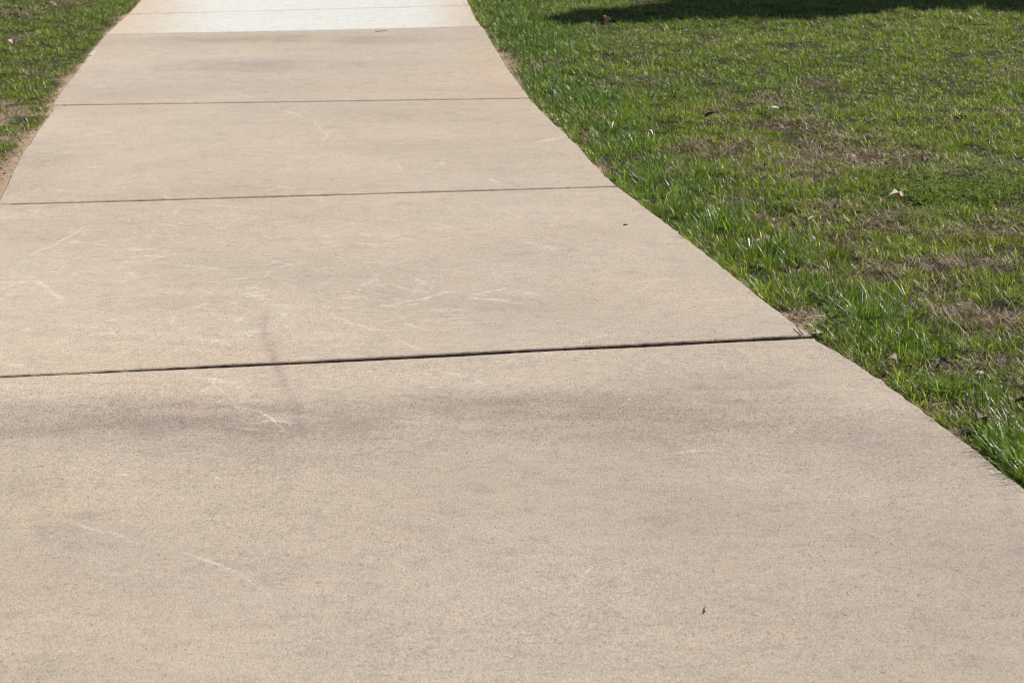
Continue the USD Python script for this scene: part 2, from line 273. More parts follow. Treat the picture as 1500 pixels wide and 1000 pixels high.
def slab_colour(P, white):
    X, Y = P[:, 0], P[:, 1]
    px, py = photo(np.column_stack([X, Y, np.zeros(len(X))]))
    n1, n2 = fbm2(X * 1.3, Y * 1.3, 4, 3), fbm2(X * 2.2, Y * 7.0, 4, 11)
    n3 = fbm2(X * 9, Y * 22, 3, 17)
    if white:
        col = np.array([.705, .705, .675]) * (1 + .05 * (n2 - .5))[:, None]
        e = np.minimum(X - xL(Y), xR(Y) - X)
        e2 = np.where(X - xL(Y) < .9, (X - xL(Y)) * .62, xR(Y) - X)
        k = (1 - sstep(.0, .34, e2 + .25 * (n1 - .5)))
        col = col * (1 - k[:, None]) + k[:, None] * np.array([.62, .52, .41])
        k = .22 * np.exp(-((py - 21 + .027 * (px - 197)) / 2.5) ** 2) * (1 - sstep(210, 330, px))
        col = col * (1 - k[:, None]) + k[:, None] * np.array([.68, .47, .34])
        return col, np.zeros(len(X))
    col = np.array([.512, .438, .359]) * (1 + .22 * (n1 - .5) + .16 * (n2 - .5) + .08 * (n3 - .5) + .20 * (fbm2(X * 3.6, Y * 3.6, 5, 19) - .5))[:, None]
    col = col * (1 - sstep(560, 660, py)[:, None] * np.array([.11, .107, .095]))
    hue = fbm2(X * .9 + 7, Y * .9, 3, 31) - .5
    col = col * np.stack([1 + .06 * hue, 1 + 0 * hue, 1 - .14 * hue], -1)
    pit = .25 * sstep(.5, .75, fbm2(X * 1.7, Y * 2.5, 3, 41))
    nw = (fbm2(X * 6, Y * 14, 4, 51) - .5)
    for cx, cy, sx, sy, tilt, fac, amt in stains:
        q = ((px - cx) / (sx * 1.15)) ** 2 + ((py - cy - tilt * (px - cx)) / (sy * 1.15)) ** 2
        k = amt * np.exp(-np.maximum(q + 4.2 * nw, 0) * .8)
        col = col * (1 + k[:, None] * (np.array(fac) - 1))
        if min(fac) < .80: pit = pit + k * .8
    pit = pit + .8 * np.exp(-((px - 140) / 190) ** 2 - ((py - 612) / 16) ** 2) + .35 * np.exp(-((px - 900) / 260) ** 2 - ((py - 590) / 30) ** 2)
    for poly, w, fac, amt in streaks:
        d, t = seg_dist(px, py, poly)
        k = amt * np.exp(-(d / w) ** 2) * (.55 + .9 * (n3 - .2)) * np.sin(np.pi * np.clip(.1 + .8 * t, 0, 1)) ** .5
        col = col * (1 + k[:, None] * (np.array(fac) - 1))
    for poly, w, amt in scratches:
        poly_a = np.array(poly)
        near_ = (px > poly_a[:, 0].min() - 12) & (px < poly_a[:, 0].max() + 12) & (py > poly_a[:, 1].min() - 12) & (py < poly_a[:, 1].max() + 12)
        if not near_.any(): continue
        i = np.nonzero(near_)[0]
        d, t = seg_dist(px[i] + 9.0 * (fbm2(X[i] * 26, Y[i] * 26, 3, 63) - .5), py[i] + 5.0 * (fbm2(X[i] * 26, Y[i] * 26, 3, 65) - .5), poly)
        k = 1.0 * np.minimum(amt, .75) * np.exp(-(d / w) ** 2) * np.clip(.55 + 3.2 * (fbm2(X[i] * 55, Y[i] * 80, 3, 61) - .45), 0, 1.25) * np.sin(np.pi * np.clip(.08 + .84 * t, 0, 1)) ** .5
        col[i] = col[i] * (1 - k[:, None]) + k[:, None] * np.array([.76, .715, .65])
    return col, np.clip(pit, 0, 1)

def slab(a, b, name, mat, parent, white=False, step=.011, drop_a=None, drop_b=None, gap_a=.004, gap_b=.004, chip=None, r_a=.005, r_b=.005):
    """One poured slab between the joint lines a (nearer) and b: rounded arrises, slightly uneven top, sides going down."""
    ya, yb = np.array([a[0][1], a[1][1]]), np.array([b[0][1], b[1][1]])
    def at(U, W):
        yl, yr = ya[0] + W * (yb[0] - ya[0]), ya[1] + W * (yb[1] - ya[1])
        L, R = np.stack([xL(yl), yl], -1), np.stack([xR(yr), yr], -1)
        return L + U[:, None] * (R - L)
    wid, lng = 2.0, .5 * (yb - ya).sum()
    rim = np.array([0, .0012, .0028, .005, .008, .013])
    nu, nw = max(int(wid / step), 8), max(int(lng / step), 8)
    us = np.unique(np.concatenate([rim / wid, 1 - rim / wid, np.linspace(.02 / wid, 1 - .02 / wid, nu)]))
    g0, g1 = gap_a / lng, 1 - gap_b / lng
    ws = np.unique(np.concatenate([g0 + rim / lng, g1 - rim / lng, np.linspace(g0 + .02 / lng, g1 - .02 / lng, nw)]))
    U, W = [x.ravel() for x in np.meshgrid(us, ws, indexing='ij')]
    # finer points along the scratches, so that thin marks keep their edges
    if not white and step < .02:
        UE, WE = [], []
        UU, WW = np.meshgrid(np.linspace(.01, .99, 400), np.linspace(g0 + .01, g1 - .01, 400), indexing='ij')
        Pg = at(UU.ravel(), WW.ravel())
        from scipy.spatial import cKDTree
        gx, gy = photo(np.column_stack([Pg, np.zeros(len(Pg))]))
        tree = cKDTree(np.column_stack([gx, gy]))
        r2 = np.random.default_rng(5)
        for poly, w, amt in scratches:
            poly = np.array(poly, float)
            for i in range(len(poly) - 1):
                n = int(np.hypot(*(poly[i + 1] - poly[i])) * 2) + 2
                t = r2.random(n * 5)[:, None]
                q = poly[i] + t * (poly[i + 1] - poly[i]) + r2.normal(0, w * 1.1, (n * 5, 2)) * [1, .7]
                G = ground(q[:, 0], q[:, 1])[:, :2]
                # ground -> slab coordinates by a few fixed-point steps
                w_ = np.clip((G[:, 1] - ya.mean()) / (yb - ya).mean(), 0, 1); u_ = np.full(len(G), .5)
                for _ in range(12):
                    yl, yr = ya[0] + w_ * (yb[0] - ya[0]), ya[1] + w_ * (yb[1] - ya[1])
                    xl, xr = xL(yl), xR(yr); u_ = (G[:, 0] - xl) / (xr - xl)
                    ycur = yl + u_ * (yr - yl); w_ = w_ + (G[:, 1] - ycur) / (yb - ya).mean()
                ok = (u_ > .012) & (u_ < .988) & (w_ > g0 + .012) & (w_ < g1 - .012)
                UE.append(u_[ok]); WE.append(w_[ok])
        U, W = np.concatenate([U] + UE), np.concatenate([W] + WE)
    jit = np.random.default_rng(3)
    inner = (U > .012) & (U < .988) & (W > g0 + .012) & (W < g1 - .012)
    U = U + inner * jit.normal(0, step * .12 / wid, len(U)); W = W + inner * jit.normal(0, step * .12 / lng, len(W))
    tri = Delaunay(np.column_stack([U * wid, W * lng])).simplices
    P = at(U, W)
    eu, ew = np.minimum(U, 1 - U) * wid, np.minimum(W - g0, g1 - W) * lng
    # ragged arris: the outline wanders a few millimetres
    rag = (fbm2(P[:, 0] * 30, P[:, 1] * 30, 3, 71) - .5)
    side = np.where(U < .5, 1.0, -1.0) * np.exp(-eu / .03)
    P[:, 0] += side * .014 * rag + side * .02 * (fbm2(P[:, 0] * 3, P[:, 1] * 3, 2, 73) - .5)
    P[:, 1] += np.where(W < .5, 1., -1.) * np.exp(-ew / .007) * .011 * (fbm2(P[:, 0] * 45, P[:, 1] * 4, 4, 75) - .5)
    z = .004 * (fbm2(P[:, 0] * 1.1, P[:, 1] * 1.1, 3, 81) - .5) + .0010 * (fbm2(P[:, 0] * 14, P[:, 1] * 40, 2, 83) - .5)
    e = np.minimum(eu, ew)
    r = np.where(ew < eu, np.where(W < .5, r_a, r_b), .006)
    z -= np.where(e < r, r - np.sqrt(np.maximum(r * r - (r - e) ** 2, 0)), 0) * .75
    if drop_a is not None: z -= drop_a(U) * np.exp(-(W - g0) * lng / .5)
    if drop_b is not None: z -= drop_b(U) * np.exp(-(g1 - W) * lng / .5)
    if chip is not None:
        d = np.hypot(P[:, 0] - chip[0], .6 * (P[:, 1] - chip[1])) + .04 * rag
        z -= .030 * (1 - sstep(.035, .06, d))
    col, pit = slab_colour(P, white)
    groove = np.exp(-(ew / .007) ** 2)[:, None] * (.12 if white else .6) * np.where(W < .5, r_a > .006, r_b > .006)[:, None]
    col = col * (1 - groove * np.array([.55, .62, .68]))
    V = np.column_stack([P, z])
    # sides: walk round the rim and drop it
    tol = 1e-9
    b_ = [np.nonzero(np.abs(W - ws[0]) < tol)[0], np.nonzero(np.abs(U - us[-1]) < tol)[0], np.nonzero(np.abs(W - ws[-1]) < tol)[0], np.nonzero(np.abs(U - us[0]) < tol)[0]]
    b_ = [b_[0][np.argsort(U[b_[0]])], b_[1][np.argsort(W[b_[1]])], b_[2][np.argsort(-U[b_[2]])], b_[3][np.argsort(-W[b_[3]])]]
    ring = np.concatenate([x[:-1] for x in b_])
    n0, k = len(V), len(ring)
    top = V[ring].copy(); low = top.copy(); low[:, 2] = -.13
    V = np.vstack([V, top, low]); i = np.arange(k); j = (i + 1) % k
    F = np.vstack([tri, np.column_stack([n0 + i, n0 + k + i, n0 + k + j]), np.column_stack([n0 + i, n0 + k + j, n0 + j])])
    nrm = np.cross(V[tri[:, 1]] - V[tri[:, 0]], V[tri[:, 2]] - V[tri[:, 0]])[:, 2]
    F[:len(tri)][nrm < 0] = F[:len(tri)][nrm < 0][:, ::-1]
    side_col = np.where((np.abs(W[ring] - ws[0]) < tol)[:, None] & (gap_a > .004), np.array([.14, .105, .078]) * (.6 + .9 * meshkit.noise(np.column_stack([P[ring] * 60, 0 * ring])))[:, None], col[ring] * [.62, .58, .54])  # near face set dark mottled brown, other sides darker than the top
    C = np.vstack([col, side_col, np.tile([.06, .045, .033], (k, 1))])
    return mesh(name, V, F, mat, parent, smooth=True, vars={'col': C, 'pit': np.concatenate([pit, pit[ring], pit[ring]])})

walk = xform('pavement')
tag(walk, 'tan concrete footpath of large slabs curving away between two strips of lawn', 'pavement', kind='structure')
lift = lambda U: .0012 + .0044 * sstep(.05, .4, U) * (.7 + .6 * meshkit.noise(np.column_stack([U * 9, 0 * U, 0 * U])))            # the nearest full slab has sunk along its far joint
mat_of = [m_concrete] * 5 + [m_white] * 3
chip_at = ground(np.array([82.]), np.array([151.]))[0]
parts = []
for i in range(8):
    a, b = lines[i], lines[i + 1]
    white = i >= 5
    step = [.06, .0085, .0095, .011, .013, .03, .03, .06][i]
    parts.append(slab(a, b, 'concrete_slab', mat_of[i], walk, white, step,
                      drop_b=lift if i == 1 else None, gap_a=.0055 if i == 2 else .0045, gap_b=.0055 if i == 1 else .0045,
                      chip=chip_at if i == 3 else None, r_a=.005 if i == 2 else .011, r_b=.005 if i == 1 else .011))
for i, l in ((0, 'bare tan slab mostly behind the viewer'), (1, 'sunken greyish slab in front of the open joint'), (2, 'scratched tan slab behind the open joint'),
             (3, 'tan slab with a chipped corner at the left lawn'), (4, 'tan slab with grey bands below the pale concrete'), (5, 'narrow strip of new pale concrete')):
    tag(parts[i], l)
# packed dirt at the bottom of each joint
for i, (a, b) in enumerate(lines[1:-1]):
    n = 420
    t = np.linspace(0.004, .996, n); A, B = np.append(a, 0), np.append(b, 0)
    base = np.array([*a, 0]) if False else None
    La, Ra = np.array(a), np.array(b)
    c = La + t[:, None] * (Ra - La)
    w = .012
    lump = meshkit.fbm(np.column_stack([c * 22, np.zeros(n)]), 4, 5)
    z = -.010 - .008 * lump if i != 1 else -.030 + .018 * sstep(.42, .8, lump)
    V = np.vstack([np.column_stack([c[:, 0], c[:, 1] - w, z]), np.column_stack([c[:, 0], c[:, 1] + w, z - .001])])
    k = np.arange(n - 1)
    mesh('joint_dirt', V, np.column_stack([k, k + 1, n + k + 1, n + k]), m_joint, walk)

# crumbs broken out along the open joint
grng = np.random.default_rng(9); V, Fx = [], []
octa = trimesh.creation.icosphere(0, 1.0)
La, Ra = np.array(J[0][0]), np.array(J[0][1])
for _ in range(900):
    t = grng.random(); c = La + t * (Ra - La)
    dens = meshkit.noise(np.array([[t * 14, .3, .7]]))[0] * (.25 + .75 * sstep(.1, .5, t))
    if grng.random() > dens: continue
    off = grng.normal(-.001, .005)
    r = grng.uniform(.0008, .0024) * (1 if off > 0 else .8)
    zt = (-.006 if off > 0 else -.0045 - .0055 * sstep(.05, .45, t))
    o = octa.vertices * r * grng.uniform(.6, 1.3, (12, 1)) * [1.3, 1, .8]
    Fx.append(octa.faces + 12 * len(V)); V.append(o + [c[0], c[1] + off, zt + r * .4])
tag(mesh('joint_crumbs', np.vstack(V), np.vstack(Fx), m_joint, walk), kind='stuff')

# ------------------------------------------------------------------ soil under the lawn: one sheet to the horizon
def soil_z(x, y):
    d = np.maximum(np.maximum(xL(np.clip(y, -1, 18)) - x, x - xR(np.clip(y, -1, 18))), -.2)
    n = fbm2(x * 2.0, y * 2.0, 4, 101) - .5
    near_ = np.exp(-((y - 7) / 30) ** 2)
    return np.where(x < -.6, -.003, -.016) + .055 * n * near_ * sstep(0, .35, d) + .012 * sstep(.02, .5, d) + .032 * (fbm2(x * 11, y * 11, 3, 103) - .5) * near_ * sstep(0, .08, d)

def bare(px, py, x, y):
    """0..1: how worn, dry or bare the turf is there."""
    spots = [(1065, 298, 42, 11), (1190, 392, 45, 10), (1240, 352, 40, 8), (1285, 398, 60, 14), (1120, 345, 34, 8), (1455, 468, 50, 20), (1158, 455, 34, 11), (1365, 420, 60, 10),
             (1395, 534, 60, 12), (1470, 520, 30, 10), (1135, 183, 30, 7), (1085, 208, 28, 5), (868, 168, 28, 9), (858, 199, 20, 6), (898, 237, 15, 4), (985, 248, 22, 14), (1480, 164, 40, 5),
             (1220, 302, 40, 6), (1130, 320, 45, 10), (1310, 330, 40, 12), (1040, 168, 20, 5), (1200, 125, 30, 6), (1420, 340, 60, 10), (1470, 105, 40, 5), (1400, 595, 50, 9), (1480, 605, 30, 14), (1490, 560, 20, 10),
             (1250, 235, 90, 12), (1020, 220, 50, 12), (1380, 385, 70, 12), (1420, 455, 70, 14), (800, 95, 30, 6),
             (40, 24, 40, 7), (100, 8, 50, 4), (20, 62, 20, 5), (50, 112, 20, 4)]
    k = np.zeros_like(px)
    for cx, cy, sx, sy in spots: k = np.maximum(k, np.exp(-((px - cx) / sx) ** 2 - ((py - cy) / sy) ** 2))
    band = np.exp(-((x - (xR(np.clip(y, -1, 18)) + .75)) / .38) ** 2) * sstep(11.5, 8, y)
    n = fbm2(x * 3.2, y * 4.2, 4, 111); n2 = fbm2(x * 10, y * 13, 3, 113)
    return np.clip((.65 + .35 * sstep(180, 270, py)) * k * (.35 + 1.2 * n2) + (.52 * band + .12) * sstep(.50, .62, .50 * n + .53 * n2), 0, 1)

def edge_soil(px, py, x, y):
    """The bare earth beside the slabs."""
    yc = np.clip(y, -1, 18)
    dl, dr = xL(yc) - x, x - xR(yc)
    n = fbm2(x * 6, y * 6, 3, 121) - .5
    wl = -.012 + .022 * sstep(95, 140, py) + .045 * sstep(200, 290, py) - .03 * np.exp(-((py - 178) / 12) ** 2)
    left = 1 - sstep(.0, .05, dl - wl + .13 * n)
    left = np.maximum(left, .93 * sstep(125, 185, py) * sstep(.46, .55, fbm2(x * 7, y * 9, 3, 123)) * (dl < .5))
    right = 1 - sstep(.0, .04, dr + .012 - .05 * np.exp(-((py - 85) / 25) ** 2) - .03 * np.exp(-((py - 240) / 12) ** 2) - .09 * np.exp(-((py - 458) / 12) ** 2) + .06 * n)
    return np.where(dl > -.05, left, 0), np.where(dr > -.05, right, 0)

def graded(lo, hi, a, b, s, lim):
    mid = np.arange(a, b + s / 2, s); out = [mid]
    x, d = b, s
    r = []
    while x < lim: d *= 1.35; x += d; r.append(x)
    x, d = a, s; l = []
    while x > -lim: d *= 1.35; x -= d; l.append(x)
    return np.concatenate([l[::-1], mid, r])
gx, gy = graded(0, 0, -3.6, 4.4, .028, 400), graded(0, 0, 3.6, 14.6, .032, 400)
GX, GY = np.meshgrid(gx, gy, indexing='ij')
x, y = GX.ravel(), GY.ravel()
px, py = photo(np.column_stack([x, y, np.zeros(len(x))]))
inside = (x > xL(np.clip(y, -1, 18)) + .05) & (x < xR(np.clip(y, -1, 18)) - .05)
z = np.where(inside, -.06, soil_z(x, y))
el, er = edge_soil(px, py, x, y)
k = np.clip(np.maximum(el, er), 0, 1)[:, None]
bn = bare(px, py, x, y)[:, None]
near_ = (np.exp(-((np.hypot(x, y - 8)) / 9) ** 4))[:, None]
col = np.array([.036, .038, .018]) * (1 - bn) + bn * np.array([.085, .062, .042])
col = col * (1 - k) + k * np.array([.36, .265, .185])
col = col * near_ + (1 - near_) * np.array([.062, .085, .024]) * (.8 + .4 * fbm2(x * .5, y * .5, 3, 131))[:, None]
nx, ny = len(gx), len(gy)
I, Jx = np.meshgrid(np.arange(nx - 1), np.arange(ny - 1), indexing='ij')
q = (I * ny + Jx).ravel()
soil = mesh('ground', np.column_stack([x, y, z]), np.column_stack([q, q + ny, q + ny + 1, q + 1]), m_soil, None, smooth=True, vars={'col': col})
tag(soil, 'brown earth showing through the lawn and beside the slabs', 'soil', kind='structure')

# ------------------------------------------------------------------ grass
def blades(base, length, width, az, th0, bend, face, col_root, col_tip, rows=(0, .38, .74, 1.0)):
    """Tapering curved blades, seven vertices and five triangles each."""
    n = len(base)
    dirx, diry = np.cos(az), np.sin(az)
    wx, wy = np.cos(face), np.sin(face)
    V, C = np.zeros((n, 7, 3), np.float32), np.zeros((n, 7, 3), np.float32)
    prof = (.75, 1.0, .72)
    bend = np.where(np.abs(bend) < .02, .02, bend)
    for k, t in enumerate(rows):
        th = th0 + bend * t
        r = length * (np.cos(th0) - np.cos(th)) / bend
        h = length * (np.sin(th) - np.sin(th0)) / bend
        c = base + np.column_stack([dirx * r, diry * r, h])
        cc = col_root + (col_tip - col_root) * min(1, t * 1.6)
        if k < 3:
            w = (.5 * width * prof[k])[:, None] * np.column_stack([wx, wy, np.zeros(n)])
            V[:, 2 * k], V[:, 2 * k + 1] = c - w, c + w; C[:, 2 * k] = C[:, 2 * k + 1] = cc
        else:
            V[:, 6] = c; C[:, 6] = cc
    f = np.array([[0, 1, 3], [0, 3, 2], [2, 3, 5], [2, 5, 4], [4, 5, 6]])
    Fx = (np.arange(n)[:, None, None] * 7 + f[None]).reshape(-1, 3)
    return V.reshape(-1, 3), Fx, C.reshape(-1, 3)

def far_blades(base, length, width, az, th0, bend, face, col_root, col_tip):
    """The same blade with five vertices and three triangles."""
    n = len(base); V, C = np.zeros((n, 5, 3), np.float32), np.zeros((n, 5, 3), np.float32)
    d = np.column_stack([np.cos(az), np.sin(az)]); w = np.column_stack([np.cos(face), np.sin(face), np.zeros(n)]) * (.5 * width)[:, None]
    bend = np.where(np.abs(bend) < .02, .02, bend)
    for k, t in enumerate((0, .55, 1.0)):
        th = th0 + bend * t
        r = length * (np.cos(th0) - np.cos(th)) / bend; h = length * (np.sin(th) - np.sin(th0)) / bend
        c = base + np.column_stack([d * r[:, None], h])
        if k < 2:
            V[:, 2 * k], V[:, 2 * k + 1] = c - w * (.8, 1)[k], c + w * (.8, 1)[k]; C[:, 2 * k] = C[:, 2 * k + 1] = (col_root, col_tip)[k]
        else: V[:, 4] = c; C[:, 4] = col_tip
    f = np.array([[0, 1, 3], [0, 3, 2], [2, 3, 4]])
    return V.reshape(-1, 3), (np.arange(n)[:, None, None] * 5 + f[None]).reshape(-1, 3), C.reshape(-1, 3)

def join(*sets):
    off, V, Fx, C = 0, [], [], []
    for v, f, c in sets: V.append(v); Fx.append(f + off); C.append(c); off += len(v)
    return np.vstack(V), np.vstack(Fx), np.vstack(C)

def scatter(n, x0, x1, y0, y1, margin_px):
    x, y = rng.uniform(x0, x1, n), rng.uniform(y0, y1, n)
    px, py = photo(np.column_stack([x, y, np.zeros(n)]))
    ok = (px > -margin_px) & (px < 1500 + margin_px) & (py > -margin_px * .6) & (py < 1000 + margin_px)
    yc = np.clip(y, -1, 18)
    ok &= (x < xL(yc) - .004) | (x > xR(yc) + .004)
    return x[ok], y[ok], px[ok], py[ok]

def lawn(n_tufts, margin_px, outside_only):
    """Tufts of a dozen or two blades that lean out from their crown."""
    x, y, px, py = scatter(n_tufts, -3.6, 4.2, 3.4, 14.6, margin_px)
    if outside_only:
        out = (px < -40) | (px > 1540) | (py < -25)
        x, y, px, py = x[out], y[out], px[out], py[out]
    bn = bare(px, py, x, y); el, er = edge_soil(px, py, x, y)
    clump = fbm2(x * 9, y * 9, 3, 201)
    dens = (1 - .90 * bn) * (1 - .985 * np.clip(np.maximum(el, er), 0, 1)) * (.17 + 1.03 * sstep(.37, .56, .6 * clump + .4 * fbm2(x * 27, y * 27, 2, 203)))
    ok = rng.random(len(x)) < dens
    x, y, px, py, bn, clump = [a[ok] for a in (x, y, px, py, bn, clump)]
    yc = np.clip(y, -1, 18)
    dr, dl = x - xR(yc), xL(yc) - x
    lush = np.exp(-((dr - .20) / .17) ** 2) * sstep(4, 6, y)            # the watered strip along the path
    cnt = np.clip(rng.poisson(12 + 5 * lush, len(x)), 4, 40)
    k = np.repeat(np.arange(len(x)), cnt); n = len(k)
    r = .011 * np.sqrt(rng.random(n)) * rng.uniform(.6, 1.5, len(x))[k]; a = rng.uniform(0, 2 * np.pi, n)
    az = a + rng.normal(0, .7, n)
    tone = rng.normal(0, 1, len(x))[k]
    big = rng.lognormal(0, .20, len(x))[k]
    return (x[k] + r * np.cos(a), y[k] + r * np.sin(a), px[k], py[k], bn[k], clump[k], lush[k], dr[k], az, tone, big)

def green(x, y, px, py, bn, lush, tone, n):
    """A blade colour: deeper green where lush, olive where thin, with its own scatter."""
    a, b, c = np.array([.076, .155, .009]), np.array([.205, .242, .022]), np.array([.086, .145, .058])
    p = fbm2(x * 1.4, y * 1.4, 3, 211)
    yel = np.clip(.64 + 1.7 * (p - .5) + .5 * bn + .15 * sstep(1000, 1400, px) - .50 * lush + .16 * tone + rng.normal(0, .22, n), 0, 1)
    col = a * (1 - yel)[:, None] + b * yel[:, None]
    blu = np.clip(.10 + .5 * lush * rng.random(n) + .45 * sstep(200, 60, py) * rng.random(n), 0, .8)[:, None]
    col = col * (1 - blu) + c * blu
    pale = (rng.random(n) < .10)[:, None]
    col = np.where(pale, np.array([.20, .23, .12]), col)
    return col * rng.lognormal(0, .36, (n, 1)) * (1 + .14 * np.clip(tone, -2, 2))[:, None]

far_off = [(1316, 292, 34, 12), (1438, 618, 40, 16), (1440, 552, 30, 12), (1383, 538, 45, 14), (1308, 533, 28, 12), (1040, 171, 16, 7), (1141, 188, 26, 8), (889, 32, 16, 6), (1355, 236, 12, 7), (17, 63, 14, 6), (28, 16, 12, 5), (76, 9, 24, 5), (1097, 356, 14, 9)]
parts_ = [lawn(325000, 40, False), lawn(20000, 400, True)]
x, y, px, py, bn, clump, lush, dr, az, tone, big = [np.concatenate(a) for a in zip(*parts_)]
ok = (x < xL(np.clip(y, -1, 18)) - .004) | (x > xR(np.clip(y, -1, 18)) + .004)
x, y, px, py, bn, clump, lush, dr, az, tone, big = [a[ok] for a in (x, y, px, py, bn, clump, lush, dr, az, tone, big)]
n = len(x)
wide = np.where((px < -40) | (px > 1540) | (py < -25), 2.2, 1.0)
length = (.014 + .010 * sstep(.35, .65, clump) + .013 * lush + .006 * sstep(9, 5, y)) * big * rng.lognormal(0, .30, n) * (1 - .30 * bn)
near_tuft = np.exp(-((px - 1490) / 40) ** 2 - ((py - 668) / 40) ** 2)
length *= 1 + .9 * near_tuft
for cx, cy, sx, sy in far_off: length *= 1 - .45 * np.exp(-((px - cx) / sx) ** 4 - ((py - cy) / sy) ** 4)
edge = np.exp(-np.maximum(dr, 0) / .04) * (dr > 0)
az = np.where(rng.random(n) < .42 * (edge > .3), np.pi + rng.normal(0, .7, n), az)
th0, bend = np.clip(rng.normal(.72, .40, n), -.1, 1.5), rng.normal(.80, .65, n)
face = az + np.pi / 2 + rng.normal(0, .55, n)
width = rng.uniform(.0012, .0025, n) * wide * (1 + .25 * lush)
tip = green(x, y, px, py, bn, lush, tone, n)
tip = tip * (1 - .75 * near_tuft[:, None]) + .75 * near_tuft[:, None] * np.array([.095, .17, .012]) * rng.uniform(.8, 1.2, (n, 1))
straw = np.array([.44, .37, .235]) * rng.uniform(.45, 1.15, (n, 1))
dead = rng.random(n) < (.045 + .25 * bn + .03 * (clump < .45) - .03 * lush)
root = np.where(rng.random(n)[:, None] < .30, straw * .6, tip * np.array([.85, .8, .75]))
base = np.column_stack([x, y, soil_z(x, y) - .002])
k = ~dead
# the long bright tuft at the near corner of the lawn
m = 620
tx, ty = rng.normal(1480, 34, m), rng.normal(676, 30, m)
tb = ground(tx, ty, -.01); q = tb[:, 0] > xR(tb[:, 1]) + .03; tb = tb[q]; m = len(tb)
tb[:, 2] = soil_z(tb[:, 0], tb[:, 1])
ta = np.pi + rng.normal(-.35, .8, m)
ext = blades(tb, rng.uniform(.04, .08, m), rng.uniform(.0024, .0038, m), ta, rng.uniform(.1, .7, m), rng.uniform(.2, 1.0, m), ta + np.pi / 2 + rng.normal(0, .4, m),
             np.array([.09, .15, .02]) * np.ones((m, 1)), np.array([.10, .175, .012]) * rng.uniform(.7, 1.25, (m, 1)))
close = y < 6.0
V, Fx, C = join(blades(*[a[k & close] for a in (base, length, width, az, th0, bend, face, root, tip)]),
                far_blades(*[a[k & ~close] for a in (base, length, width, az, th0, bend, face, root, tip)]), ext)
standing_dry = far_blades(*[a[dead] for a in (base, length, width, az, th0, bend, face, root * 0 + straw[:] * .7, straw)])
g = mesh('grass', V, Fx, m_grass, vars={'col': C})
tag(g, 'short green lawn grass growing on both sides of the concrete path', 'grass', kind='stuff')
n_grass = n

# dry thatch lying in the thin places
x, y, px, py = scatter(2300000, -3.0, 3.6, 3.8, 14.0, 60)
bn = bare(px, py, x, y); el, er = edge_soil(px, py, x, y)
clump = fbm2(x * 22, y * 22, 3, 221)
yc = np.clip(y, -1, 18)
p = (.03 + .85 * bn + .40 * np.maximum(el, er)) * (.3 + 1.3 * sstep(.4, .65, clump))
ok = (rng.random(len(x)) < p * .5) & ((x < xL(yc) - .02) | (x > xR(yc) + .02))
x, y, bn, clump = x[ok], y[ok], bn[ok], clump[ok]
n = len(x)
length = rng.uniform(.014, .042, n); az = rng.uniform(0, 2 * np.pi, n)
th0 = np.clip(rng.normal(1.22, .25, n), .5, 1.65); bend = rng.normal(.15, .45, n)
tone = rng.random((n, 1))
c = np.where(tone < .32, np.array([.46, .385, .265]), np.where(tone < .70, np.array([.29, .22, .15]), np.array([.10, .072, .052]))) * rng.uniform(.7, 1.2, (n, 1))
hgt = .002 + .018 * rng.random(n) * sstep(.35, .65, clump)
V, Fx, C = far_blades(np.column_stack([x, y, soil_z(x, y) + hgt]), length, rng.uniform(.0013, .0028, n), az, th0, bend, az + np.pi / 2 + rng.normal(0, .35, n), c * .85, c)
Fx = np.vstack([Fx, standing_dry[1] + len(V)]); V = np.vstack([V, standing_dry[0]]); C = np.vstack([C, standing_dry[2]])
g = mesh('dry_grass', V, Fx, m_dry, vars={'col': C})
tag(g, 'straw coloured dead grass matted in worn patches of the lawn', 'dry grass', kind='stuff')

# crumbs of earth and bits of straw on the bare strips, a few clippings on the slab edges
crng = np.random.default_rng(33); V, Fx, C = [], [], []
m = 60000
x, y = crng.uniform(-2.4, 1.2, m), crng.uniform(3.8, 13.5, m)
px, py = photo(np.column_stack([x, y, np.zeros(m)])); el, er = edge_soil(px, py, x, y)
yc = np.clip(y, -1, 18); off = (x < xL(yc) - .004) | (x > xR(yc) + .004)
k = off & (crng.random(m) < .9 * np.maximum(el, .5 * er)) & (px > -60) & (px < 1540) & (py > -20)
for cx, cy in np.column_stack([x, y])[k]:
    r = crng.uniform(.0015, .0055) * crng.uniform(.5, 1.0)
    o = octa.vertices * r * crng.uniform(.6, 1.3, (12, 1)) * [1.2, 1, .7]
    Fx.append(octa.faces + 12 * len(V)); V.append(o + [cx, cy, soil_z(np.array([cx]), np.array([cy]))[0] + .3 * r])
    C.append(np.tile(np.array([[.36, .27, .19], [.20, .14, .10], [.46, .39, .30]][crng.integers(3)]) * crng.uniform(.7, 1.2), (12, 1)))
g = mesh('soil_crumbs', np.vstack(V), np.vstack(Fx), m_soil, vars={'col': np.vstack(C)})
tag(g, 'small crumbs of tan and brown earth along the slab edges', 'soil crumbs', kind='stuff')
m = 150
y = crng.uniform(4.3, 11.5, m); side = crng.random(m) < .75
x = np.where(side, xR(y) - np.abs(crng.normal(0, .035, m)) - .004, xL(y) + np.abs(crng.normal(0, .03, m)) + .004)
ln = crng.uniform(.006, .022, m)
tone = np.where(crng.random((m, 1)) < .5, np.array([.30, .23, .14]), np.array([.12, .11, .05]))
V, Fx, C = far_blades(np.column_stack([x, y, np.full(m, .0035)]), ln, crng.uniform(.0010, .0018, m), crng.uniform(0, 6.28, m), np.full(m, 1.5), np.full(m, .05), crng.uniform(0, 6.28, m), tone, tone)
g = mesh('grass_clippings', V, Fx, m_dry, vars={'col': C})
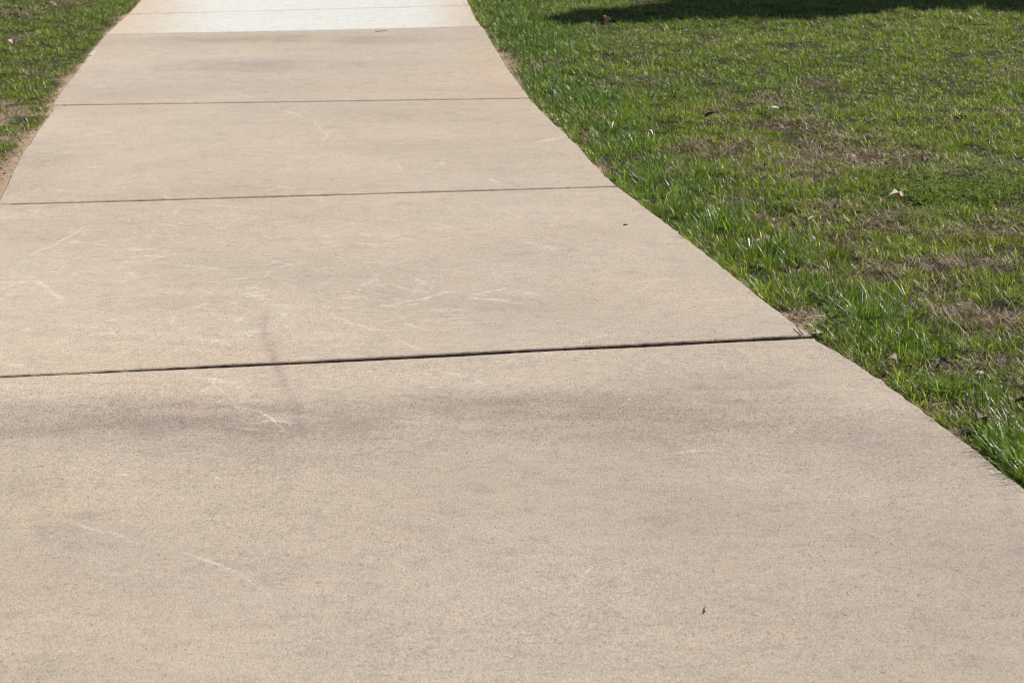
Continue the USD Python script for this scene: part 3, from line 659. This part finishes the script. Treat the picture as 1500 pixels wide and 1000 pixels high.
tag(g, 'tiny dry grass clippings scattered on the slab edges beside the lawn', 'clippings', kind='stuff')

# broad leaved weeds in the lush patch by the tan leaf
def weed_patch(cx, cy, sx, sy, n):
    qx, qy = rng.normal(cx, sx, n), rng.normal(cy, sy, n)
    P = ground(qx, qy, 0.0); ok = P[:, 0] > xR(np.clip(P[:, 1], -1, 18)) + .04; P = P[ok]; n = len(P)
    z0 = soil_z(P[:, 0], P[:, 1])
    V, Fx, C = [], [], []
    for i in range(n):
        for k in range(3):
            r = rng.uniform(.0028, .0046); a = rng.uniform(0, 6.28) if k == 0 else a + 2.09
            tilt = rng.uniform(-.5, .5); t = np.linspace(0, 2 * np.pi, 7)[:-1]
            o = np.column_stack([r * (1 + np.cos(t)), .8 * r * np.sin(t), tilt * r * np.cos(t) + .25 * r * np.abs(np.sin(t))])
            R = np.array([[math.cos(a), -math.sin(a), 0], [math.sin(a), math.cos(a), 0], [0, 0, 1]])
            o = o @ R.T + [P[i, 0], P[i, 1], z0[i] + (h if k else 0)] if k else None
            if k == 0:
                h = rng.uniform(.018, .038)
                o = np.column_stack([r * (1 + np.cos(t)), .8 * r * np.sin(t), tilt * r * np.cos(t) + .25 * r * np.abs(np.sin(t))]) @ R.T + [P[i, 0], P[i, 1], z0[i] + h]
            m = len(V) * 6; V.append(o); C.append(np.tile(np.array([.11, .17, .016]) * rng.uniform(.75, 1.3), (6, 1)))
            Fx += [[m, m + 1, m + 2], [m, m + 2, m + 3], [m, m + 3, m + 4], [m, m + 4, m + 5]]
    return np.vstack(V), np.array(Fx), np.vstack(C)
sets = [weed_patch(1410, 280, 70, 13, 900), weed_patch(1330, 318, 40, 10, 160), weed_patch(1255, 470, 40, 12, 110), weed_patch(1360, 565, 50, 14, 150)]
off, V, Fx, C = 0, [], [], []
for v, f, c in sets: V.append(v); Fx.append(f + off); C.append(c); off += len(v)
g = mesh('weeds', np.vstack(V), np.vstack(Fx), m_grass, vars={'col': np.vstack(C)})
tag(g, 'small round leaved clover spreading through thicker green turf', 'clover', kind='stuff')

# ------------------------------------------------------------------ fallen leaves, twigs, pebbles
def leaf_mesh(size, lobes, curl, twist, seed, narrow=.6):
    """A dry leaf with lobed outline, a folded midrib and curled ends."""
    r = np.random.default_rng(seed)
    nt, ns = 15, 9
    t = np.linspace(0, 1, nt); s = np.linspace(-1, 1, ns)
    half = narrow * .5 * np.sin(np.pi * t ** .8) ** .8 * (1 + .34 * np.cos(lobes * 2 * np.pi * t + .5)) + .012
    Tg, S = np.meshgrid(t, s, indexing='ij')
    X, Y = Tg - .5, S * half[:, None] + .05 * np.sin(3 * Tg)
    Z = .30 * np.abs(Y) * (1 + .5 * curl) + .10 * (meshkit.noise(np.stack([Tg * 4, S * 2, np.full_like(S, seed)], -1)) - .5)
    a = curl * 2.2 * (X + .05)                                # roll along its length
    x_, z_ = np.sin(a) / (curl * 2.2), (1 - np.cos(a)) / (curl * 2.2) * -1
    b = twist * X
    P = np.stack([x_, Y * np.cos(b) - Z * np.sin(b), z_ + Z * np.cos(b) + Y * np.sin(b)], -1).reshape(-1, 3) * size
    I, K = np.meshgrid(np.arange(nt - 1), np.arange(ns - 1), indexing='ij'); q = (I * ns + K).ravel()
    F = np.column_stack([q, q + ns, q + ns + 1, q + 1])
    n = len(P); thick = .0007                                  # both faces and the rim
    rim = np.concatenate([np.arange(ns), np.arange(1, nt) * ns + ns - 1, (nt - 1) * ns + np.arange(ns - 2, -1, -1), np.arange(nt - 2, 0, -1) * ns])
    rj = np.roll(rim, -1)
    F = np.vstack([F, F[:, ::-1] + n, np.column_stack([rim, rim + n, rj + n, rj])])
    return np.vstack([P, P - [0, 0, thick]]), F, np.tile(np.abs(S).ravel(), 2)

def tube(pts, r0, r1, sides=6):
    pts = np.asarray(pts, float); n = len(pts); V = []
    for i in range(n):
        d = pts[min(i + 1, n - 1)] - pts[max(i - 1, 0)]; d /= np.linalg.norm(d)
        a = np.cross(d, [0, 0, 1.]); a = a / np.linalg.norm(a) if np.linalg.norm(a) > 1e-6 else np.array([1., 0, 0]); b = np.cross(d, a)
        r = r0 + (r1 - r0) * i / (n - 1); t = np.linspace(0, 2 * np.pi, sides + 1)[:-1]
        V.append(pts[i] + r * (np.cos(t)[:, None] * a + np.sin(t)[:, None] * b))
    V = np.vstack(V + [pts[:1], pts[-1:]]); F = []
    for i in range(n - 1):
        for k in range(sides):
            k2 = (k + 1) % sides
            F += [[i * sides + k, i * sides + k2, (i + 1) * sides + k2], [i * sides + k, (i + 1) * sides + k2, (i + 1) * sides + k]]
    for k in range(sides):
        k2 = (k + 1) % sides; F += [[n * sides, k2, k], [n * sides + 1, (n - 1) * sides + k, (n - 1) * sides + k2]]
    return V, np.array(F)

def on_lawn(px, py, lift):
    z = lift
    for _ in range(3):
        P = ground(np.array([float(px)]), np.array([float(py)]), z)[0]; z = float(soil_z(P[:1], P[1:2])[0]) + lift
    P[2] = z
    return P

def leaf(px, py, size, rgb, label, seed, rot=0., tilt=(0., 0.), curl=.8, lobes=3, twist=.6, narrow=.6, lift=.03, stem=True, group='dry leaves lying in the lawn'):
    P = on_lawn(px, py, lift)
    t = xform('fallen_leaf', P)
    V, F, s = leaf_mesh(size * .88, lobes, curl, twist, seed, narrow)
    ca, sa = math.cos(rot), math.sin(rot); cb, sb = math.cos(tilt[0]), math.sin(tilt[0]); cc, sc_ = math.cos(tilt[1]), math.sin(tilt[1])
    R = np.array([[ca, -sa, 0], [sa, ca, 0], [0, 0, 1]]) @ np.array([[1, 0, 0], [0, cb, -sb], [0, sb, cb]]) @ np.array([[cc, 0, sc_], [0, 1, 0], [-sc_, 0, cc]])
    W = V @ R.T
    c = np.array(rgb) * (1.0 - .25 * (1 - s[:, None]) * (meshkit.noise(V * 900)[:, None])) * (.75 + .5 * meshkit.noise(V * 260)[:, None])
    mesh('blade', W, F, m_leaf, t, smooth=True, vars={'col': c})
    if stem:
        ends = V[[4, 4]].copy(); a = V[4]; d = V[4] - V[4 + 9 * 2]; d /= np.linalg.norm(d)
        pts = np.array([a - d * size * .08, a + d * size * .12, a + d * size * .26 + [0, 0, .03 * size], a + d * size * .38 + [0, 0, .02 * size]]) @ R.T
        v, f = tube(pts, .0012, .0009)
        mesh('stem', v, f, m_straw if sum(rgb) > .5 else m_twig, t, smooth=True)
    tag(t, label, 'leaf', group)
    return t

leaf(1316, 286, .072, (.60, .44, .33), 'pale tan curled dry leaf sitting up on the bright clover patch', 1, rot=.1, tilt=(.12, .45), curl=.9, lobes=3, lift=.040, twist=.4)
leaf(1438, 612, .050, (.13, .085, .075), 'dark brown crumpled leaf half buried in grass near the path edge', 2, rot=.5, tilt=(.1, .1), curl=1.5, lobes=2, lift=.032)
leaf(1440, 547, .040, (.44, .36, .27), 'small pale leaf curled like a tube over dark thatch', 3, rot=.5, tilt=(.1, .5), curl=1.9, lobes=1, lift=.028, narrow=.5)
leaf(1383, 533, .052, (.09, .06, .048), 'long dark brown leaf scrap lying in a hollow of the turf', 4, rot=.35, tilt=(.5, -.15), curl=.7, lobes=2, narrow=.4, lift=.026)
leaf(1308, 527, .050, (.30, .235, .17), 'greyish tan rolled leaf in thick grass close to the slab edge', 5, rot=-.2, tilt=(.1, .5), curl=1.5, lobes=2, lift=.034)
leaf(1040, 168, .058, (.035, .022, .018), 'thin blackish leaf sliver standing slanted in the far turf', 6, rot=.9, tilt=(1.0, -.3), curl=.5, lobes=1, narrow=.32, lift=.036)
leaf(1141, 184, .060, (.22, .14, .12), 'flat brown leaf with cream tips among mid lawn grass', 7, rot=-.35, tilt=(.1, .25), curl=.6, lobes=3, narrow=.4, lift=.034)
leaf(856, 198, .060, (.28, .14, .085), 'rusty leaf fragment on bare earth near the right slab edge', 8, rot=-.3, tilt=(.1, .2), curl=.6, lobes=2, narrow=.4, lift=.018, stem=False)
leaf(889, 28, .075, (.60, .40, .34), 'pinkish upright leaf at the tip of the tree shadow', 9, rot=1.2, tilt=(.3, .9), curl=.7, lobes=2, narrow=.45, lift=.05, stem=False)
leaf(1355, 232, .048, (.17, .10, .06), 'brown leaf on edge in grass above the tan curled leaf', 10, rot=1.3, tilt=(.9, .2), curl=.8, lobes=2, narrow=.5, lift=.035, stem=False)
leaf(1228, 301, .040, (.12, .06, .045), 'small maroon leaf scrap left of the tan curled leaf', 11, rot=.7, tilt=(.7, .2), curl=1.0, lobes=2, narrow=.6, lift=.03, stem=False)
leaf(28, 12, .075, (.34, .13, .09), 'reddish dry leaf at the far corner of the left lawn', 12, rot=.9, tilt=(.3, .7), curl=.7, lobes=2, narrow=.45, lift=.036, stem=False)
leaf(17, 60, .060, (.58, .42, .32), 'pale curled leaf on the left lawn below the reddish one', 13, rot=-.9, tilt=(.2, .6), curl=1.1, lobes=2, narrow=.5, lift=.036, stem=False)
leaf(76, 6, .085, (.40, .24, .17), 'long brown leaf lying flat on the far left lawn', 14, rot=-.15, tilt=(.1, .2), curl=.4, lobes=3, narrow=.3, lift=.036, stem=False)
leaf(1498, 586, .05, (.16, .09, .075), 'purplish brown leaf scrap by the rusty stem', 15, rot=.2, tilt=(-.7, .3), curl=.9, lobes=2, narrow=.5, lift=.03, stem=False)
leaf(1480, 582, .042, (.20, .13, .10), 'dull brown leaf tip standing above pale straw beside the rusty stem', 16, rot=1.2, tilt=(1.0, .2), curl=.6, lobes=1, narrow=.55, lift=.034, stem=False)

def stick(pxs, r0, r1, mat, name, label, cat, lifts, on_slab=False, group=None):
    P = np.array([ground(np.array([float(a)]), np.array([float(b)]), h)[0] if on_slab else on_lawn(a, b, h) for (a, b), h in zip(pxs, lifts)])
    o = P[0].copy(); o[2] = P[:, 2].min()
    t = np.linspace(0, 1, 10); s = np.linspace(0, 1, len(P))
    C = np.column_stack([np.interp(t, s, P[:, k]) for k in range(3)]) - o
    L = np.linalg.norm(C[-1])
    C[1:-1] += np.random.default_rng(int(pxs[0][0])).normal(0, .012 * L, (8, 3)) * [1, 1, .3]
    v, f = tube(C, r0, r1)
    x = UsdGeom.Xform.Define(stage, path_of(name)); x.AddTranslateOp().Set(Gf.Vec3d(*o.tolist()))
    mesh('stem', v, f, mat, x.GetPrim(), smooth=True)
    return x.GetPrim(), C, o

t, C, o = stick([(1032, 896), (1032, 890), (1034, 886)], .0010, .0006, m_twig, 'twig', '', '', (.0015, .0018, .003), True)
ic = trimesh.creation.icosphere(1, .0019); mesh('bud', ic.vertices * [1.2, 1, .7] + C[0] + [0, 0, .001], ic.faces, m_twig, t, smooth=True)
tag(t, 'tiny dark twig with a bud lying alone on the near slab', 'twig')
t, *_ = stick([(550, 47), (558, 45.6), (568, 45)], .0016, .0010, m_twig, 'twig', '', '', (.003, .003, .003), True)
tag(t, 'short dark twig just in front of the pale concrete joint', 'twig')
t, *_ = stick([(1456, 593), (1475, 604), (1502, 624)], .0020, .0012, m_rust, 'weed_stem', '', '', (.034, .036, .030))
tag(t, 'rusty brown weed stem leaning across turf past the dark crumpled leaf', 'stem')
t, *_ = stick([(1192, 464), (1200, 463.6), (1208, 463.5)], .0022, .0018, m_straw, 'straw_stalk', '', '', (.034, .035, .034))
tag(t, 'pale straw stalk lying flat beyond the worn spot at the open joint', 'straw')
t, *_ = stick([(1176, 490), (1171, 484), (1166, 477)], .0019, .0012, m_rust, 'twig', '', '', (.003, .004, .006), True)
tag(t, 'brown twig caught at the right end of the open joint', 'twig')
def flat_blade(px0, px1, h0, h1, w, label, rgb):
    P = np.array([on_lawn(*px0, h0), on_lawn(*px1, h1)])
    d = P[1] - P[0]; o = P[0].copy(); s = np.cross(d, [0, 0, 1]); s /= np.linalg.norm(s)
    V = []
    for k, t in enumerate((0, .3, .6, 1)):
        c = d * t + [0, 0, .006 * math.sin(3.1 * t)]; ww = w * (.7, 1, .85, .12)[k]
        V += [c - s * ww, c - [0, 0, .0012], c + s * ww, c + [0, 0, .0006]]
    F = []
    for k in range(3):
        for m in range(4): F.append([4 * k + m, 4 * k + (m + 1) % 4, 4 * k + 4 + (m + 1) % 4, 4 * k + 4 + m])
    F += [[3, 2, 1, 0], [12, 13, 14, 15]]
    t = xform('dead_blade', o)
    mesh('blade', np.array(V), np.array(F), m_dry, t, smooth=True, vars={'col': np.tile(rgb, (16, 1))})
    tag(t, label, 'dead blade', 'bleached blades in the lawn')
flat_blade((1097, 361), (1096, 348), .024, .040, .0032, 'white bleached blade standing at the near end of a worn patch', (.80, .76, .66))
flat_blade((1107, 357), (1112, 349), .024, .036, .0030, 'short white blade leaning right beside the taller bleached one', (.78, .74, .64))
flat_blade((1040, 287), (1050, 293), .036, .032, .0022, 'thin cream blade lying above the brown thatch patch', (.70, .64, .5))
flat_blade((1085, 321), (1094, 325), .034, .032, .0026, 'cream blade lying flat between two worn patches', (.74, .68, .52))
flat_blade((951, 190), (957, 198), .038, .032, .0036, 'broad white blade in turf right of the rusty leaf fragment', (.80, .76, .66))
flat_blade((896, 186), (899, 177), .030, .044, .0034, 'yellowish white blade upright in turf above the rusty leaf fragment', (.72, .70, .48))
flat_blade((1184, 321), (1195, 318), .036, .036, .0028, 'chalky blade fragment lying in olive turf', (.76, .72, .55))

def pebble(px, py, r, mat, label, seed, lift, flat=.6, on_slab=False):
    P = ground(np.array([float(px)]), np.array([float(py)]), lift)[0] if on_slab else on_lawn(px, py, lift)
    ic = trimesh.creation.icosphere(2, r); V = ic.vertices.copy()
    V *= (.72 + .55 * meshkit.noise(V / r * 1.3 + seed * 3.1))[:, None]; V *= [1.25, .9, flat]
    t = xform('pebble', P); mesh('stone', V, ic.faces, mat, t, smooth=True); tag(t, label, 'pebble')
pebble(1134, 158, .012, m_chip, 'whitish pebble showing between blades above the brown leaf', 1, .036)
pebble(1189, 486.0, .020, m_grey, 'flat grey concrete chip wedged beside the joint at the lawn', 2, -.006, .3, True)
pebble(916, 329, .0055, m_joint, 'small dark flat speck alone on the middle slab near the lawn', 5, .001, .3, True)
pebble(131, 81, .010, m_chip, 'pale pebble in grass next to the left slab edge', 3, .03)

# ------------------------------------------------------------------ the evergreen out to the right whose shadow lies across the lawn
tip = ground(np.array([785.]), np.array([33.5]), 0.0)[0]
H_T = 6.2
out = np.array([math.cos(SUN_AZ), math.sin(SUN_AZ), 0.0])
foot = tip + out * (H_T / math.tan(SUN_EL)); foot[2] = -.03
tree = xform('evergreen_tree', foot)
v, f = tube([(0, 0, -.1), (.02, 0, 1.5), (0, .02, 3.4), (0, 0, 5.9)], .13, .02, 10)
mesh('trunk', v, f, m_bark, tree, smooth=True)
trng = np.random.default_rng(12)
V, Fx, C = [], [], []
def spray(c, d, ln, wd, tone):
    d = d / np.linalg.norm(d); s = np.cross(d, [0, 0, 1.]); s /= max(np.linalg.norm(s), 1e-6)
    s = s * math.cos(r_ := trng.uniform(-1, 1)) + np.cross(d, s) * math.sin(r_)
    m = len(V) * 5
    V.append(np.array([c - s * wd * .4, c + s * wd * .4, c + d * ln * .6 + s * wd * .55, c + d * ln, c + d * ln * .6 - s * wd * .55]))
    Fx.extend([[m, m + 1, m + 2], [m, m + 2, m + 4], [m + 4, m + 2, m + 3]]); C.append(np.tile(np.array([.035, .06, .022]) * tone, (5, 1)))
R_T = 1.42
for _ in range(24000):
    h = 1 - math.sqrt(trng.random()); zc = .35 + h * (H_T - .45)
    a = trng.uniform(0, 2 * np.pi)
    rim = R_T * (1 - h) ** .85 * (1 + .17 * math.sin(5 * a + 13 * h) + .20 * math.sin(3 * a - 23 * h)) + .02
    r = rim * trng.random() ** .45 * trng.uniform(.85, 1.05)
    c = np.array([r * math.cos(a), r * math.sin(a), zc])
    spray(c, np.array([math.cos(a), math.sin(a), trng.uniform(-.1, .9)]), trng.uniform(.10, .24), trng.uniform(.05, .11), trng.uniform(.6, 1.4))
mesh('crown', np.vstack(V), np.array(Fx), m_needle, tree, vars={'col': np.vstack(C)})
tag(tree, 'dense dark evergreen tree on the right lawn casting the long shadow', 'tree')
tris = sum(len(UsdGeom.Mesh(p).GetFaceVertexCountsAttr().Get()) for p in stage.Traverse() if p.IsA(UsdGeom.Mesh))
print('grass blades', n_grass, 'faces', tris)
